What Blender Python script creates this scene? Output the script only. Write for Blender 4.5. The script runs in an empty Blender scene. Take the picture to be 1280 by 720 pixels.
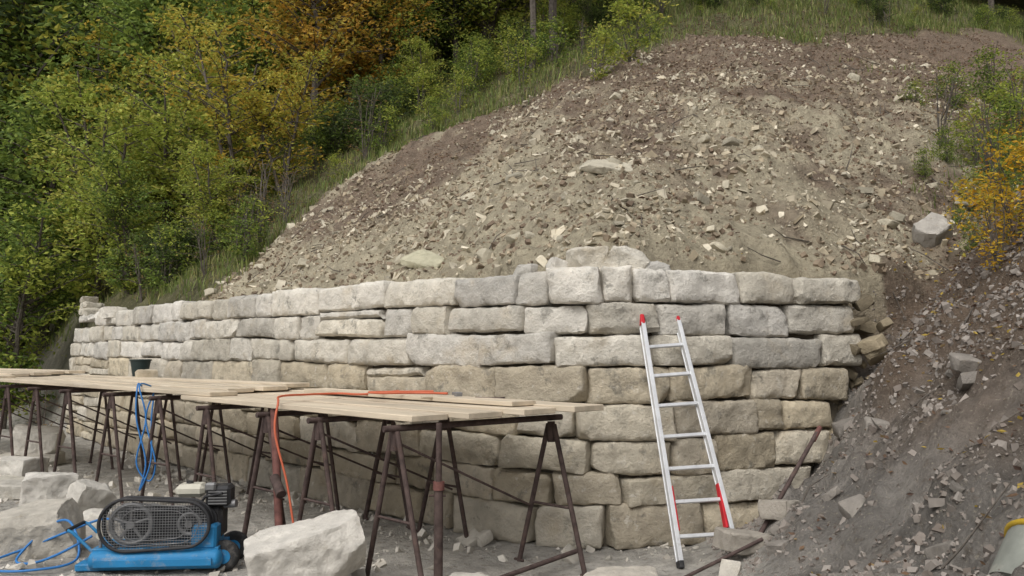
import bpy, math, random
import numpy as np
rng=np.random.default_rng(7); random.seed(7)
scene=bpy.context.scene
# ---------------------------------------------------------------- noise
def _h(i,j,k):
    n=(i*374761393+j*668265263+k*1274126177)&0xffffffff
    n=((n^(n>>13))*1274126177)&0xffffffff
    n=(n^(n>>16))&0xffffffff
    return n.astype(np.float64)/4294967295.0
def vn(x,y,z=0.0):
    x,y,z=np.broadcast_arrays(np.asarray(x,float),np.asarray(y,float),np.asarray(z,float))
    xi=np.floor(x).astype(np.int64);yi=np.floor(y).astype(np.int64);zi=np.floor(z).astype(np.int64)
    fx=x-xi;fy=y-yi;fz=z-zi
    fx=fx*fx*(3-2*fx);fy=fy*fy*(3-2*fy);fz=fz*fz*(3-2*fz)
    r=0
    for a in (0,1):
        for b in (0,1):
            for c in (0,1):
                w=(fx if a else 1-fx)*(fy if b else 1-fy)*(fz if c else 1-fz)
                r=r+w*_h(xi+a,yi+b,zi+c)
    return r*2-1
def fbm(x,y,z=0.0,o=4):
    r=0;a=1;f=1
    for i in range(o):
        r=r+a*vn(x*f+i*17.3,y*f-i*9.1,np.asarray(z)*f+i*5.7);a*=.5;f*=2.07
    return r
def sst(t): t=np.clip(t,0,1);return t*t*(3-2*t)
# ---------------------------------------------------------------- mesh helpers
def mk(name,V,F,mats,col=None,fm=None,smooth=False,loc=None,sharp=None):
    V=np.asarray(V,np.float32);F=np.asarray(F,np.int32)
    me=bpy.data.meshes.new(name);k=F.shape[1];m=len(F)
    me.vertices.add(len(V));me.vertices.foreach_set('co',V.ravel())
    me.loops.add(m*k);me.loops.foreach_set('vertex_index',F.ravel())
    me.polygons.add(m);me.polygons.foreach_set('loop_start',np.arange(0,m*k,k,dtype=np.int32))
    me.polygons.foreach_set('loop_total',np.full(m,k,np.int32))
    if fm is not None: me.polygons.foreach_set('material_index',np.asarray(fm,np.int32))
    me.polygons.foreach_set('use_smooth',np.full(m,smooth,bool))
    if col is not None:
        ca=me.color_attributes.new('Col','FLOAT_COLOR','POINT')
        c=np.ones((len(V),4),np.float32);c[:,:3]=col;ca.data.foreach_set('color',c.ravel())
    for mt in mats: me.materials.append(mt)
    me.update();me.validate()
    if sharp: me.set_sharp_from_angle(angle=math.radians(sharp))
    ob=bpy.data.objects.new(name,me);scene.collection.objects.link(ob)
    if loc is not None: ob.location=loc
    return ob
class B:
    def __init__(s): s.v=[];s.f=[];s.m=[];s.s=[]
    def add(s,V,F,mi=0,sm=False):
        o=len(s.v);s.v+= [tuple(p) for p in V];s.f+=[tuple(i+o for i in f) for f in F];s.m+=[mi]*len(F);s.s+=[sm]*len(F)
    def tube(s,P,r,mi=0,n=8,cap=True):
        P=[np.array(p,float) for p in P]
        R=r if hasattr(r,'__len__') else [r]*len(P)
        V=[];F=[];pu=None
        for i,p in enumerate(P):
            t=P[min(i+1,len(P)-1)]-P[max(i-1,0)];t/=np.linalg.norm(t)+1e-9
            if pu is None:
                u=np.cross(t,[0,0,1]) if abs(t[2])<.9 else np.cross(t,[1,0,0])
            else: u=pu-t*np.dot(pu,t)
            u/=np.linalg.norm(u);w=np.cross(t,u);pu=u
            for j in range(n):
                a=2*math.pi*j/n;V.append(p+R[i]*(math.cos(a)*u+math.sin(a)*w))
        for i in range(len(P)-1):
            for j in range(n):
                F.append((i*n+j,i*n+(j+1)%n,(i+1)*n+(j+1)%n,(i+1)*n+j))
        s.add(V,F,mi,True)
        if cap:
            s.add(V[:n],[tuple(range(n))[::-1]],mi);s.add(V[-n:],[tuple(range(n))],mi)
    def box(s,c,h,ax=None,mi=0,bev=0.0):
        c=np.array(c,float);ax=np.eye(3) if ax is None else np.array(ax,float)
        b=min(bev,min(h)*.9)
        V=[];F=[]
        if b<=0:
            for x in(-1,1):
                for y in(-1,1):
                    for z in(-1,1): V.append(c+ax.T@np.array([x*h[0],y*h[1],z*h[2]]))
            F=[(0,1,3,2),(4,6,7,5),(0,4,5,1),(2,3,7,6),(0,2,6,4),(1,5,7,3)]
            s.add(V,F,mi);return
        idx={}
        for x in(-1,1):
            for y in(-1,1):
                for z in(-1,1):
                    for k in range(3):
                        q=np.array([x*(h[0]-(b if k!=0 else 0)),y*(h[1]-(b if k!=1 else 0)),z*(h[2]-(b if k!=2 else 0))])
                        idx[(x,y,z,k)]=len(V);V.append(c+ax.T@q)
        for k in range(3):
            o=[i for i in range(3) if i!=k]
            for sgn in(-1,1):
                f=[]
                for (a,d) in((-1,-1),(1,-1),(1,1),(-1,1)):
                    t=[0,0,0];t[k]=sgn;t[o[0]]=a;t[o[1]]=d;f.append(idx[(t[0],t[1],t[2],k)])
                F.append(tuple(f))
        for k in range(3):
            o=[i for i in range(3) if i!=k]
            for a in(-1,1):
                for d in(-1,1):
                    t=[0,0,0];t[o[0]]=a;t[o[1]]=d
                    t1=t[:];t1[k]=-1;t2=t[:];t2[k]=1
                    F.append((idx[(*t1,o[0])],idx[(*t2,o[0])],idx[(*t2,o[1])],idx[(*t1,o[1])]))
        for x in(-1,1):
            for y in(-1,1):
                for z in(-1,1): F.append((idx[(x,y,z,0)],idx[(x,y,z,1)],idx[(x,y,z,2)]))
        s.add(V,F,mi)
    def build(s,name,mats,loc=(0,0,0),rz=0):
        me=bpy.data.meshes.new(name);me.from_pydata([tuple(map(float,p)) for p in s.v],[],s.f)
        me.polygons.foreach_set('material_index',s.m);me.polygons.foreach_set('use_smooth',s.s)
        for m in mats: me.materials.append(m)
        import bmesh
        bm=bmesh.new();bm.from_mesh(me);bmesh.ops.recalc_face_normals(bm,faces=bm.faces);bm.to_mesh(me);bm.free()
        ob=bpy.data.objects.new(name,me);scene.collection.objects.link(ob);ob.location=loc;ob.rotation_euler=(0,0,rz);return ob
# ---------------------------------------------------------------- materials
def mat(name,base=None,rough=.8,metal=0,attr=False,nscale=8,namp=.3,bump=.3,bscale=30,bdist=.01,spots=None,spec=.3,rot=0,scl=(1,1,1),trans=0):
    m=bpy.data.materials.new(name);m.use_nodes=True;nt=m.node_tree;N=nt.nodes;L=nt.links
    p=N['Principled BSDF'];p.inputs['Roughness'].default_value=rough;p.inputs['Metallic'].default_value=metal
    p.inputs['Specular IOR Level'].default_value=spec
    tc=N.new('ShaderNodeTexCoord');mp=N.new('ShaderNodeMapping');L.new(tc.outputs['Object'],mp.inputs[0])
    mp.inputs['Rotation'].default_value=(0,0,rot)
    mp2=N.new('ShaderNodeVectorMath');mp2.operation='MULTIPLY';L.new(mp.outputs[0],mp2.inputs[0]);mp2.inputs[1].default_value=scl
    vec=mp2.outputs[0]
    def noise(sc,det=6,ro=.6):
        n=N.new('ShaderNodeTexNoise');n.inputs['Scale'].default_value=sc;n.inputs['Detail'].default_value=det;n.inputs['Roughness'].default_value=ro;L.new(vec,n.inputs['Vector']);return n.outputs['Fac']
    if attr:
        a=N.new('ShaderNodeAttribute');a.attribute_name='Col';c=a.outputs['Color']
    else:
        r=N.new('ShaderNodeRGB');r.outputs[0].default_value=(*base,1);c=r.outputs[0]
    if namp>0:
        mr=N.new('ShaderNodeMapRange');L.new(noise(nscale),mr.inputs[0])
        mr.inputs[1].default_value=.3;mr.inputs[2].default_value=.7;mr.inputs[3].default_value=1-namp;mr.inputs[4].default_value=1+namp
        vm=N.new('ShaderNodeVectorMath');vm.operation='SCALE';L.new(c,vm.inputs[0]);L.new(mr.outputs[0],vm.inputs['Scale']);c=vm.outputs[0]
    for (sc,lo,hi,cc,amt) in (spots or []):
        ns=noise(sc,8,.7);q=N.new('ShaderNodeMapRange');L.new(ns,q.inputs[0]);q.inputs[1].default_value=lo;q.inputs[2].default_value=hi;q.inputs[4].default_value=amt
        mx=N.new('ShaderNodeMix');mx.data_type='RGBA';L.new(q.outputs[0],mx.inputs[0]);L.new(c,mx.inputs[6]);mx.inputs[7].default_value=(*cc,1);c=mx.outputs[2]
    L.new(c,p.inputs['Base Color'])
    if bump>0:
        b=N.new('ShaderNodeBump');b.inputs['Strength'].default_value=bump;b.inputs['Distance'].default_value=bdist
        L.new(noise(bscale,8,.7),b.inputs['Height']);L.new(b.outputs[0],p.inputs['Normal'])
    if trans>0:
        t=N.new('ShaderNodeBsdfTranslucent');L.new(c,t.inputs[0]);ms=N.new('ShaderNodeMixShader');ms.inputs[0].default_value=trans
        L.new(p.outputs[0],ms.inputs[1]);L.new(t.outputs[0],ms.inputs[2]);L.new(ms.outputs[0],N['Material Output'].inputs[0])
    return m
M_stone=mat('limestone',attr=True,rough=.95,nscale=6,namp=.2,bump=1,bscale=24,bdist=.03,
    spots=[(2.2,.54,.68,(.46,.38,.26),.5),(5,.57,.65,(.15,.145,.125),.6),(24,.58,.68,(.22,.21,.175),.5),(13,.58,.7,(.74,.71,.64),.55)])
M_rock=mat('rock',attr=True,rough=.95,nscale=8,namp=.2,bump=.8,bscale=25,bdist=.025,spots=[(12,.58,.7,(.28,.24,.17),.5)])
M_chip=mat('rubble',attr=True,rough=.95,nscale=10,namp=.2,bump=0)
M_soil=mat('soil',attr=True,rough=1,nscale=5,namp=.3,bump=1,bscale=13,bdist=.10,spots=[(16,.54,.65,(.13,.10,.07),.5),(38,.57,.66,(.52,.47,.36),.45),(70,.57,.67,(.10,.08,.06),.45)])
M_leaf=mat('leaf',attr=True,rough=.6,namp=0,bump=0,trans=.45,spec=.2)
M_bark=mat('bark',base=(.11,.095,.08),rough=1,nscale=12,namp=.4,bump=.6,bscale=30)
M_wood=mat('weathered_board',base=(.54,.46,.35),rough=.9,nscale=5,namp=.3,bump=.4,bscale=20,rot=math.radians(45),scl=(.12,1,1),spots=[(3,.55,.7,(.32,.26,.19),.55),(9,.6,.7,(.66,.60,.5),.6)])
M_rust=mat('rusty_steel',base=(.08,.056,.05),rough=.85,metal=.1,nscale=14,namp=.45,bump=.4,bscale=60,spots=[(8,.56,.7,(.15,.09,.065),.5)])
M_rust2=mat('primer_red_steel',base=(.15,.065,.055),rough=.8,nscale=14,namp=.4,bump=.2,spots=[(9,.55,.65,(.08,.05,.04),.7)])
M_alu=mat('aluminium',base=(.72,.73,.74),rough=.45,metal=.5,nscale=9,namp=.12,bump=.05,spots=[(12,.58,.7,(.45,.42,.38),.6)])
M_red=mat('red_plastic',base=(.5,.02,.03),rough=.5,nscale=9,namp=.15,bump=0)
M_blue=mat('blue_paint',base=(.022,.19,.40),rough=.55,nscale=6,namp=.18,bump=.05,spots=[(9,.53,.7,(.3,.3,.28),.65)])
M_blk=mat('black_metal',base=(.03,.03,.032),rough=.6,nscale=9,namp=.3,bump=.1,spots=[(12,.56,.7,(.17,.16,.14),.45)])
M_cream=mat('cream_plastic',base=(.5,.48,.4),rough=.5,nscale=9,namp=.12,bump=.03,spots=[(9,.58,.7,(.25,.22,.18),.5)])
M_grey=mat('cast_metal',base=(.22,.22,.22),rough=.5,metal=.5,nscale=9,namp=.2,bump=.1)
M_tyre=mat('tyre',base=(.035,.035,.035),rough=.9,nscale=12,namp=.4,bump=.3,spots=[(8,.5,.65,(.2,.18,.16),.5)])
M_hblue=mat('blue_hose',base=(.04,.18,.45),rough=.5,bump=0,namp=.1)
M_horg=mat('orange_hose',base=(.50,.12,.06),rough=.5,bump=0,namp=.1)
M_buck=mat('dark_green_plastic',base=(.02,.035,.035),rough=.5,bump=0,namp=.1)
M_yel=mat('yellow_paint',base=(.5,.33,.03),rough=.5,namp=.15,bump=.05,spots=[(9,.55,.65,(.25,.2,.12),.5)])
M_tub=mat('galvanised_tub',base=(.24,.25,.22),rough=.7,metal=.1,namp=.2,bump=.1,spots=[(6,.5,.65,(.4,.38,.33),.6)])
# ---------------------------------------------------------------- wall path
def bez(a,b,c,n):
    t=np.linspace(0,1,n)[:,None];a,b,c=map(np.array,(a,b,c));return (1-t)**2*a+2*t*(1-t)*b+t*t*c
raw=np.vstack([[(-8.9,18.0)],[(-5.9,14.35)],[(-3,11.0)],bez((-.16,8.16),(.55,7.45),(1.46,7.86),9),[(3.45,8.75)]]).astype(float)
def resample(P,ds):
    d=np.r_[0,np.cumsum(np.linalg.norm(np.diff(P,axis=0),axis=1))];n=int(d[-1]/ds)+1;s=np.linspace(0,d[-1],n)
    return np.c_[np.interp(s,d,P[:,0]),np.interp(s,d,P[:,1])]
PA=resample(raw,.1)
for _ in range(12): PA[1:-1]=(PA[:-2]+2*PA[1:-1]+PA[2:])/4
PD=np.r_[0,np.cumsum(np.linalg.norm(np.diff(PA,axis=0),axis=1))];LW=PD[-1]
def path_at(a):
    p=np.array([np.interp(a,PD,PA[:,0]),np.interp(a,PD,PA[:,1])])
    q=np.array([np.interp(a+.15,PD,PA[:,0]),np.interp(a+.15,PD,PA[:,1])])-np.array([np.interp(a-.15,PD,PA[:,0]),np.interp(a-.15,PD,PA[:,1])])
    t=q/np.linalg.norm(q);return p,t,np.array([t[1],-t[0]])
PE=PA[::3]
t0=(PE[0]-PE[1]);t0/=np.linalg.norm(t0);t1=PE[-1]-PE[-2];t1/=np.linalg.norm(t1)
PX=np.vstack([[PE[0]+t0*300],PE,[PE[-1]+t1*300]]);PXD=np.r_[-300,PD[::3][:len(PE)],0];PXD[-1]=PXD[-2]+300
def sdist(X,Y):
    best=np.full(X.shape,1e9);sg=np.ones(X.shape);al=np.zeros(X.shape)
    for i in range(len(PX)-1):
        a=PX[i];b=PX[i+1];d=b-a;L=np.linalg.norm(d);d=d/L
        u=np.clip((X-a[0])*d[0]+(Y-a[1])*d[1],0,L)
        dx=X-a[0]-u*d[0];dy=Y-a[1]-u*d[1];q=np.hypot(dx,dy);cr=-(dx*d[1]-dy*d[0])
        m=q<best-1e-9;best=np.where(m,q,best);sg=np.where(m,np.sign(cr)+(cr==0),sg);al=np.where(m,PXD[i]+u,al)
    return best*sg,al
def fields(X,Y):
    s1=(X-.55)*.745+(Y-7.45)*.667;s2=(X-.55)*-.41+(Y-7.45)*.912
    a=np.maximum(s1,.02);b=np.maximum(s2,.02);D=(a**-3+b**-3)**(-1/3)
    along=(X-.55)*-.667+(Y-7.45)*.745
    s3=X-1.6-.15*(Y-7)
    return s1,s2,D,along,s3
def smooth_h(X,Y):
    s1,s2,D,along,s3=fields(X,Y);sd,al=sdist(X,Y)
    hb=2.22+.78*np.minimum(D,22)+.45*np.maximum(D-22,0)+.08*np.clip(X+.5,0,14)*sst(D/3.5)
    s=.5*(s3+np.sqrt(s3**2+.05))-.02
    f=.72*s+.25*np.maximum(s-.9,0)-.45*np.maximum(s-7,0)+.3*np.exp(-((X-3.45)**2+(Y-7.75)**2)/.45)
    near=sst(1-(-sd)/.8)*sst((LW-.15-al)/.9)*(sd<.3)
    f1=f*(1-.62*near)
    w=.22+.6*np.maximum(-al,0);T=sst((sd-.14+.3*np.maximum(-al,0))/w)
    back=np.maximum(hb,f)
    h=f1*(1-T)+back*T
    r=np.hypot(X,Y);h=h+.6*np.maximum(r-36,0)*sst((Y-8)/20)*(r<140)+.6*104*sst((Y-8)/20)*(r>=140)
    return h,sd,al,T,D,along,s3
def bare(X,Y,D,along):
    n=fbm(X*.5,Y*.5,3.,3)
    e1=8.2+.3*D+n*.9-along+.5*np.clip(X,0,20)
    e2=5.0+.8*np.clip(X-.3,0,3.6)-.10*np.clip(along-3,0,9)+n*.9-D
    return sst(np.minimum(e1,e2)*1.2+.5)
def terrain(X,Y,full=False):
    X=np.asarray(X,float);Y=np.asarray(Y,float)
    h,sd,al,T,D,along,s3=smooth_h(X,Y)
    slope=np.maximum(T,sst(s3/.8))
    n1=fbm(X*.9,Y*.9,0,4);n2=fbm(X*4,Y*4,4,4);n3=np.abs(fbm(X*9,Y*9,8,3));n4=1-np.abs(fbm(X*2.1,Y*2.1,9,3))
    nearw=sst(np.abs(sd)/.6)
    mound=sst(s3/.6)*(sd<.4)
    lump=np.maximum(fbm(X*3.1,Y*3.1,70,2)-.2,0)
    h=h+slope*(n1*.15*nearw+n2*.06-n3*.045*nearw+(n4-.7)*.12*nearw*mound+lump*.24*nearw*(mound+.45*(1-mound)))+(1-slope)*(n1*.02+n2*.018)
    if full: return h,sd,al,T,D,along,s3
    return h
# ---------------------------------------------------------------- ground
def axis(lo,hi,ds,far0,far1):
    a=list(np.arange(lo,hi,ds));d=ds;x=lo
    L=[]
    while x>far0: d*=1.12;x-=d;L.append(x)
    d=ds;x=a[-1];R=[]
    while x<far1: d*=1.12;x+=d;R.append(x)
    return np.array(L[::-1]+a+R)
xs=axis(-10.5,9,.055,-400,400);ys=axis(3.2,20,.055,-300,500)
GX,GY=np.meshgrid(xs,ys)
X=GX.ravel();Y=GY.ravel()
Z,sd,al,T,D,along,s3=terrain(X,Y,True)
nx=len(xs);ny=len(ys)
i=(np.arange(ny-1)[:,None]*nx+np.arange(nx-1)[None,:]).ravel()
F=np.c_[i,i+1,i+1+nx,i+nx]
def mixc(a,b,t): return a*(1-t[:,None])+b*t[:,None]
n1=fbm(X*.7,Y*.7,11,4);n2=fbm(X*3,Y*3,12,4);n3=fbm(X*1.6,Y*1.6,15,4)
yard=np.array([.47,.445,.40])*(1+.14*n2[:,None])
tan=np.array([.42,.37,.265]);brown=np.array([.20,.15,.11]);grey=np.array([.25,.23,.205]);veg=np.array([.12,.115,.055])
tb=sst(.70+.7*n1+.6*n2-(D-3.2)*.2-.3*sst((along-3)/3)*sst((D-.8)/1.5)-.6*sst((X-3.3-.1*D)/2.5))
sc=mixc(np.tile(brown,(len(X),1)),np.tile(tan,(len(X),1)),tb)
bm_=bare(X,Y,D,along)
c=mixc(np.tile(veg,(len(X),1))*(1+.4*n2[:,None]),sc,bm_)
gm=sst((1.9+n1*.5-(Z-.25*np.maximum(s3-1,0)))*1.1)
md=mixc(np.tile(np.array([.15,.11,.08]),(len(X),1)),np.tile(grey,(len(X),1))*(1+.4*n3[:,None]+.2*n2[:,None]),gm)
onm=sst(s3/.5)
front=mixc(yard,md,onm)
c=mixc(front,c,np.where(s3>2.0,sst((sd-.2)/.8),T))
c=np.clip(c,.01,.6)
ground=mk('ground',np.c_[X,Y,Z],F,[M_soil],col=c,smooth=True)
# ---------------------------------------------------------------- stones
_cache={}
def boxgrid(nx,ny,nz):
    k=(nx,ny,nz)
    if k in _cache: return _cache[k]
    idx={};V=[];F=[]
    def g(i,j,l):
        if (i,j,l) not in idx:
            idx[(i,j,l)]=len(V);V.append((2*i/nx-1,2*j/ny-1,2*l/nz-1))
        return idx[(i,j,l)]
    for i in range(nx):
        for j in range(ny):
            F.append((g(i,j,0),g(i,j+1,0),g(i+1,j+1,0),g(i+1,j,0)));F.append((g(i,j,nz),g(i+1,j,nz),g(i+1,j+1,nz),g(i,j+1,nz)))
    for i in range(nx):
        for l in range(nz):
            F.append((g(i,0,l),g(i+1,0,l),g(i+1,0,l+1),g(i,0,l+1)));F.append((g(i,ny,l),g(i,ny,l+1),g(i+1,ny,l+1),g(i+1,ny,l)))
    for j in range(ny):
        for l in range(nz):
            F.append((g(0,j,l),g(0,j,l+1),g(0,j+1,l+1),g(0,j+1,l)));F.append((g(nx,j,l),g(nx,j+1,l),g(nx,j+1,l+1),g(nx,j,l+1)))
    _cache[k]=(np.array(V),np.array(F));return _cache[k]
def stone_shape(l,d,h,r,res,seed,rough=.02,bulge=.03,chop=0,chopk=(.7,.9)):
    n3_=[max(4,int(l/res)),max(4,int(d/(res*1.6))),max(4,int(h/res))]
    V,F=boxgrid(*n3_);V=V.copy();hv=np.array([l,d,h])/2
    U=V.copy()
    for ax in range(3):
        inn=1-2/n3_[ax];m=np.abs(U[:,ax])<.999
        U[m,ax]*=max(.3,(1-r/hv[ax]))/inn
    P=U*hv;inner=np.maximum(hv-r,hv*.3);C=np.clip(P,-inner,inner);q=P-C;ln=np.linalg.norm(q,axis=1,keepdims=True)
    P=np.where(ln>1e-6,C+q/np.maximum(ln,1e-6)*np.minimum(ln,r),P)
    P[:,1]-=bulge*(1-U[:,0]**6)*(1-U[:,2]**6)*(V[:,1]<0)
    s=seed*7.31
    P[:,2]+=P[:,0]*rng.uniform(-.03,.03)+ (V[:,0]**2)*rng.uniform(-.012,.008)*np.sign(V[:,2])
    P[:,0]+=P[:,2]*rng.uniform(-.1,.1)
    for _ in range(chop):
        n=rng.normal(size=3);n/=np.linalg.norm(n);sup=np.abs(n)@hv;k=P@n-sup*rng.uniform(*chopk);P=P-np.where(k>0,k,0)[:,None]*n
    edge=(np.max(np.sort(np.abs(U),axis=1)[:,1:2],axis=1)**6)
    for ax,o in((0,0),(1,31),(2,67)):
        a=vn(P[:,0]*4+s,P[:,1]*4+o,P[:,2]*4)*rough*.9+vn(P[:,0]*11+s,P[:,1]*11+o,P[:,2]*11+3)*rough*.55+vn(P[:,0]*28+s,P[:,1]*28+o,P[:,2]*28)*rough*.5
        P[:,ax]+=a*(1.0 if ax!=1 else 1.5)
    ch=np.clip(vn(P[:,0]*9+s,P[:,1]*9,P[:,2]*9)-.1,0,1)*edge*r*1.6
    P-=P/np.maximum(np.linalg.norm(P/hv,axis=1,keepdims=True),.1)/hv.max()*ch[:,None]
    return P,F
WV=[];WF=[];WC=[];off=0
def add_stone(P,F,c):
    global off
    WV.append(P);WF.append(F+off);WC.append(np.tile(c,(len(P),1)));off+=len(P)
NC=8;H=2.41
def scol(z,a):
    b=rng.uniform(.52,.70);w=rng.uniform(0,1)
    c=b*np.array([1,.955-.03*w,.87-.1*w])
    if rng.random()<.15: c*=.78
    if z<1.5: c=c*(np.array([.80,.745,.65]) if rng.random()<.7 else np.array([.88,.85,.79]))  # browner lower courses, with shade below the planks worked into the colour
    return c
sid=0
bounds=[0,.34,.62,.93,1.22,1.54,1.83,2.11,2.41]
def zb(k,a): return bounds[k]+ (0.018*math.sin(a*1.3+k*1.7)+.012*math.sin(a*3.1+k))*(0<k)
ends=[LW-1.2,LW-.75,LW-.5,LW-.45,LW-.2,LW-.02,LW-.1,LW+.0]
for k in range(NC):
    a=rng.uniform(-.3,0)+(.0 if k<6 else .15)
    if k==7: a=1.55
    while a<ends[k]-.12:
        far=a<LW-6
        l=rng.choice([rng.uniform(.28,.42),rng.uniform(.45,.72),rng.uniform(.75,1.2)],p=[.13,.39,.48] if not far else [.1,.35,.55])*(1.12 if far else 1)
        if a+l>ends[k]-.2: l=ends[k]-a
        if l<.2: l=.25
        am=a+l/2
        z0=zb(k,am);z1=zb(k+1,am)+rng.uniform(-.012,.004)
        parts=[(z0,z1)]
        if am<3 and rng.random()<.35 and l>.4: zm=(z0+z1)/2+rng.uniform(-.03,.03);parts=[(z0,zm),(zm,z1)]
        elif k not in(3,7) and rng.random()<.03 and l>.4: zm=z1-.09;parts=[(z0,zm),(zm,z1)]
        for (u0,u1) in parts:
            h=u1-u0-.004
            P,F=stone_shape(l-.006,.42,h,rng.uniform(.012,.028),.03,sid,rough=.0145,bulge=rng.uniform(.008,.035),chop=3,chopk=(.8,.97));sid+=1
            zc=(u0+u1)/2;p,t,n=path_at(min(max(am,.02),LW-.02))
            if am>LW-.02: p=p+t*(am-LW)
            if am<0.02: p=p+t*am
            batter=.13*(1-zc/H)+rng.uniform(-.015,.025)
            c0=p+n*(batter-.21)
            W=np.zeros_like(P)
            ang=rng.uniform(-.02,.02);tt=np.array([t[0]*math.cos(ang)-t[1]*math.sin(ang),t[0]*math.sin(ang)+t[1]*math.cos(ang)]);nn=np.array([tt[1],-tt[0]])
            W[:,0]=c0[0]+P[:,0]*tt[0]-P[:,1]*nn[0];W[:,1]=c0[1]+P[:,0]*tt[1]-P[:,1]*nn[1];W[:,2]=zc+P[:,2]
            W[:,0]-=n[0]*.054*P[:,2];W[:,1]-=n[1]*.054*P[:,2]
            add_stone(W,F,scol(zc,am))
        a+=l
def place(P,pos,rz=0,rx=0,ry=0):
    cz,sz=math.cos(rz),math.sin(rz);cx,sx=math.cos(rx),math.sin(rx);cy,sy=math.cos(ry),math.sin(ry)
    R=np.array([[cz,-sz,0],[sz,cz,0],[0,0,1]])@np.array([[cy,0,sy],[0,1,0],[-sy,0,cy]])@np.array([[1,0,0],[0,cx,-sx],[0,sx,cx]])
    return P@R.T+np.array(pos)
for (x,y,z,l,d,h,rz,rx,ry) in [(.42,8.12,2.45,.2,.2,.16,.4,.1,.1),(.70,8.05,2.50,.34,.3,.26,.2,.1,-.12),(1.05,8.02,2.48,.38,.3,.29,-.2,.15,.5),(1.26,8.02,2.41,.3,.3,.16,.2,.0,.2),
      (.15,8.4,2.44,.26,.25,.12,-.7,.1,0),(-8.3,17.4,2.42,.55,.4,.14,-.9,0,.05),(-8.45,17.7,2.55,.45,.4,.13,-.8,0,-.05),(-8.6,17.85,2.68,.35,.3,.13,-.9,0,0),(-8.2,17.3,2.3,.6,.4,.15,-.9,0,0),(-7.3,16.1,2.35,.4,.4,.22,-.9,0,0)]:
    P,F=stone_shape(l,d,h,.02,.028,sid,rough=.02,bulge=.0,chop=6,chopk=(.6,.85));sid+=1
    add_stone(place(P,(x,y,z),rz,rx,ry),F,scol(2.4,0))
cv=[];cf=[]
ca_=np.linspace(.1,LW-.1,120)
for a in ca_:
    p,t,n=path_at(a)
    zt=2.28 if a>1.8 else 1.98
    for z in(-.1,zt):
        q=p+n*(.13*(1-z/H)-.12);cv.append((q[0],q[1],z))
    q=p-n*.5;cv.append((q[0],q[1],zt))
for i in range(len(ca_)-1):
    o=i*3;cf+= [(o,o+3,o+4,o+1),(o+1,o+4,o+5,o+2)]
cv=np.array(cv);add_stone(cv,np.array(cf),np.array([.14,.12,.09]))
wall=mk('dry_stone_wall',np.vstack(WV),np.vstack(WF),[M_stone],col=np.vstack(WC),smooth=True,sharp=38)
# ---------------------------------------------------------------- individual blocks in the yard
def block(name,x,y,l,d,h,rz=0,rx=0,ry=0,z=None,c=None,rough=.012,sink=.03,r=.016):
    global sid
    P,F=stone_shape(l,d,h,r,max(.020,l/38),sid+100,rough=rough,bulge=.0,chop=9,chopk=(.66,.9));sid+=1
    P=place(P,(0,0,0),rz,rx,ry)
    zz=float(terrain(np.array([x]),np.array([y]))[0]) if z is None else z
    P[:,2]+=zz-P[:,2].min()-sink
    cc=np.array([.58,.55,.49]) if c is None else np.array(c)*1.3
    return mk(name,P,F,[M_rock],col=np.tile(cc,(len(P),1)),smooth=True,loc=(x,y,0),sharp=30)
block('limestone_block',-1.45,6.3,.80,.5,.38,.30,.1,-.25,c=(.46,.435,.39))
block('limestone_block',-.28,6.25,.4,.3,.17,.2,0,.05)
block('limestone_block',.74,6.15,.55,.35,.16,.05,.1,.02,c=(.38,.35,.3))
block('limestone_block',-.82,6.2,.36,.3,.1,.6)
block('limestone_block',-4.87,9.4,.52,.42,.42,.4,0,.1,c=(.42,.4,.36))
block('limestone_block',-6.35,11.4,.62,.45,.32,-.3,c=(.42,.4,.36))
block('limestone_block',-5.75,10.3,.55,.45,.17,.2,c=(.35,.33,.29))
block('limestone_block',-6.3,10.9,.75,.45,.16,-.2,c=(.36,.34,.29))
block('limestone_block',-7.15,13.3,.75,.5,.42,.2,0,.05,z=.12)
block('limestone_block',-7.2,13.2,.95,.6,.16,.1,c=(.32,.3,.26))
block('limestone_block',-3.98,7.5,.64,.5,.40,.3,.1,-.12,c=(.36,.335,.29))
block('limestone_block',-4.3,9.1,.42,.3,.33,.8,.2,.3,c=(.4,.38,.34))
block('limestone_block',-4.0,8.6,.3,.3,.2,.2)
block('limestone_block',-5.0,12.1,.3,.25,.17,.5,z=1.27,c=(.38,.33,.25))
block('limestone_block',1.74,6.74,.36,.3,.17,.3,0,.1,c=(.26,.235,.2))
block('limestone_block',2.05,6.9,.26,.25,.15,.9,0,.1,c=(.26,.235,.2))
block('boulder',5.0,10.4,.45,.3,.26,.4,.6,-.5,c=(.29,.27,.24),sink=.1)
block('boulder',1.15,10.3,.7,.3,.1,-.1,.5,.15,c=(.36,.33,.26),sink=.06)
block('boulder',-1.0,9.9,.5,.3,.08,-.5,.6,.2,c=(.34,.32,.23),sink=.03)
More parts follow.
